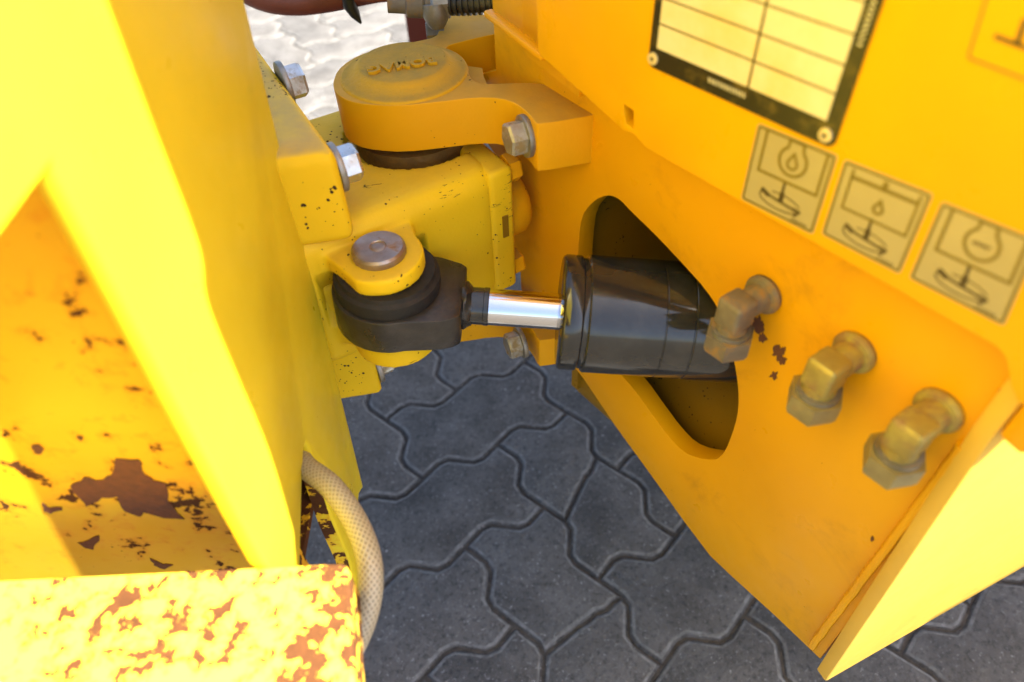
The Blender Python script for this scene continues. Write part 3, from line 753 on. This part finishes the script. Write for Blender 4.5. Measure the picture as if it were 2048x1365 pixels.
obj('rod_sleeve', lathe(new(), along(.068), ROD, [(.0160, 0), (.0160, .0125), (.0165, .013), (.0165, .0165), (.0159, .0172)], 40), m_black, cyl)
obj('gland', bevel(lathe(new(), along(.1455), ROD, [(.0475, 0), (.0492, .0025), (.0492, .0155), (.0472, .0165), (.0472, .0215)], 72), .0006, 1), m_black, cyl)
obj('barrel', lathe(new(), along(.1662), ROD, [(.0490, 0), (.0502, .0012), (.0502, .0600), (.0497, .0605), (.0497, .0611), (.0502, .0616), (.0502, .0830), (.0496, .0836), (.0496, .0843), (.0502, .0849), (.0502, .34)], 96), m_black, cyl)

# ------------------------------------------------------------------ hoses
hz_ = [dep(592, 902, .565), dep(612, 934, .530), dep(660, 972, .505), dep(706, 1035, .487), dep(735, 1105, .472), dep(741, 1175, .466), dep(728, 1240, .464), dep(702, 1300, .464), dep(672, 1345, .468), dep(650, 1400, .475)]
path = spline(hz_, 60)
bm = new(); vals = []
def rip(s, th):
    q = s / .0014
    a, c = math.sin(th * 13 + q * 2), math.sin(th * 13 - q * 2); v_ = max(a, c)
    return .00020 * v_
tube(bm, path, .0084, 104, ripple=rip)
o = obj('braided_hose', bm, m_braid); o['label'] = 'cream braided hose looping out of the slot in the yellow plate'; o['category'] = 'hose'
att = o.data.attributes.new('braid', 'FLOAT', 'POINT')
# thread tone follows the weave
ss = [0]
for k in range(1, len(path)): ss.append(ss[-1] + (path[k] - path[k - 1]).length)
vals = []
for k in range(len(path)):
    for i in range(104):
        th = 2 * math.pi * i / 104; q = ss[k] / .0014
        v_ = max(math.sin(th * 13 + q * 2), math.sin(th * 13 - q * 2)); vals.append(min(1, max(0, .30 + .55 * v_)))
att.data.foreach_set('value', vals[:len(o.data.vertices)] + [0.5] * max(0, len(o.data.vertices) - len(vals)))

hp = [dep(440, -60, .80), dep(520, -18, .80), dep(585, -2, .79), dep(640, -6, .78), dep(760, -36, .77), dep(900, -60, .76)]
th_ = thing('wrapped_hose', 'red brown wrapped hose hanging across the top left, over the sunlit paving', 'hose', hp[2])
obj('hose_body', tube(new(), spline(hp, 10), lambda t: .0185 + .002 * math.sin(t * 9), 24), m_redhose, th_)
b = new(); q = dep(700, 12, .775)
tube(b, [q + V(0, 0, .02), q, q + V(.004, 0, -.010), q + V(.009, -.002, -.019)], lambda t: .0085 * (1 - t) ** .6 + .0012, 10); obj('torn_flap', b, m_plastic, th_)
obj('cable', tube(new(), [dep(690, -6, .77), dep(740, -1, .765), dep(800, -6, .76)], .004, 10), m_redhose, th_)

co = thing('corrugated_hose', 'black corrugated hose with a metal fitting at the top edge', 'hose', dep(940, 8, .64))
cp = [dep(872, 8, .645), dep(930, 9, .637), dep(1000, 4, .63), dep(1100, -6, .62)]
obj('hose_body', tube(new(), spline(cp, 120), .0075, 20, ripple=lambda s, th: .0022 * (1 if math.sin(s / .0052 * 2 * math.pi) > -.1 else 0)), m_plastic, co, 60)
f0 = dep(868, 12, .645)
obj('nut', hexa(new(), f0 + V(.014, 0, .002), V(-1, 0, -.05), .025, .016, .3), m_washer, co, 25)
obj('fitting', lathe(new(), f0 + V(-.002, 0, 0), V(-1, 0, .1), [(.009, 0), (.009, .006), (.011, .008), (.011, .022), (.008, .024), (.008, .04)], 20), m_fit1, co)
obj('drain_screw', lathe(new(), f0 + V(.001, -.004, .004), V(.05, -.2, -1), [(.0125, 0), (.0125, .010), (.010, .016), (.006, .022), (0, .023)], 20), m_washer, co)

# ------------------------------------------------------------------ maroon upright behind the hinge
mb = thing('maroon_post', 'dark maroon upright behind the hinge, seen against the sunlit paving', 'post', V(0, 0, 0))
q0 = at(822, 122, zpl(.30)); q1 = at(880, 122, zpl(.30))
ux = (q1 - q0); mb.location = V(q0.x, q0.y, 0)
obj('post', bevel(box(new(), V(q0.x, q0.y, 0), ux * 1.8, V(.01, .06, 0), V(0, 0, .95)), .003, 2), m_maroon, mb)
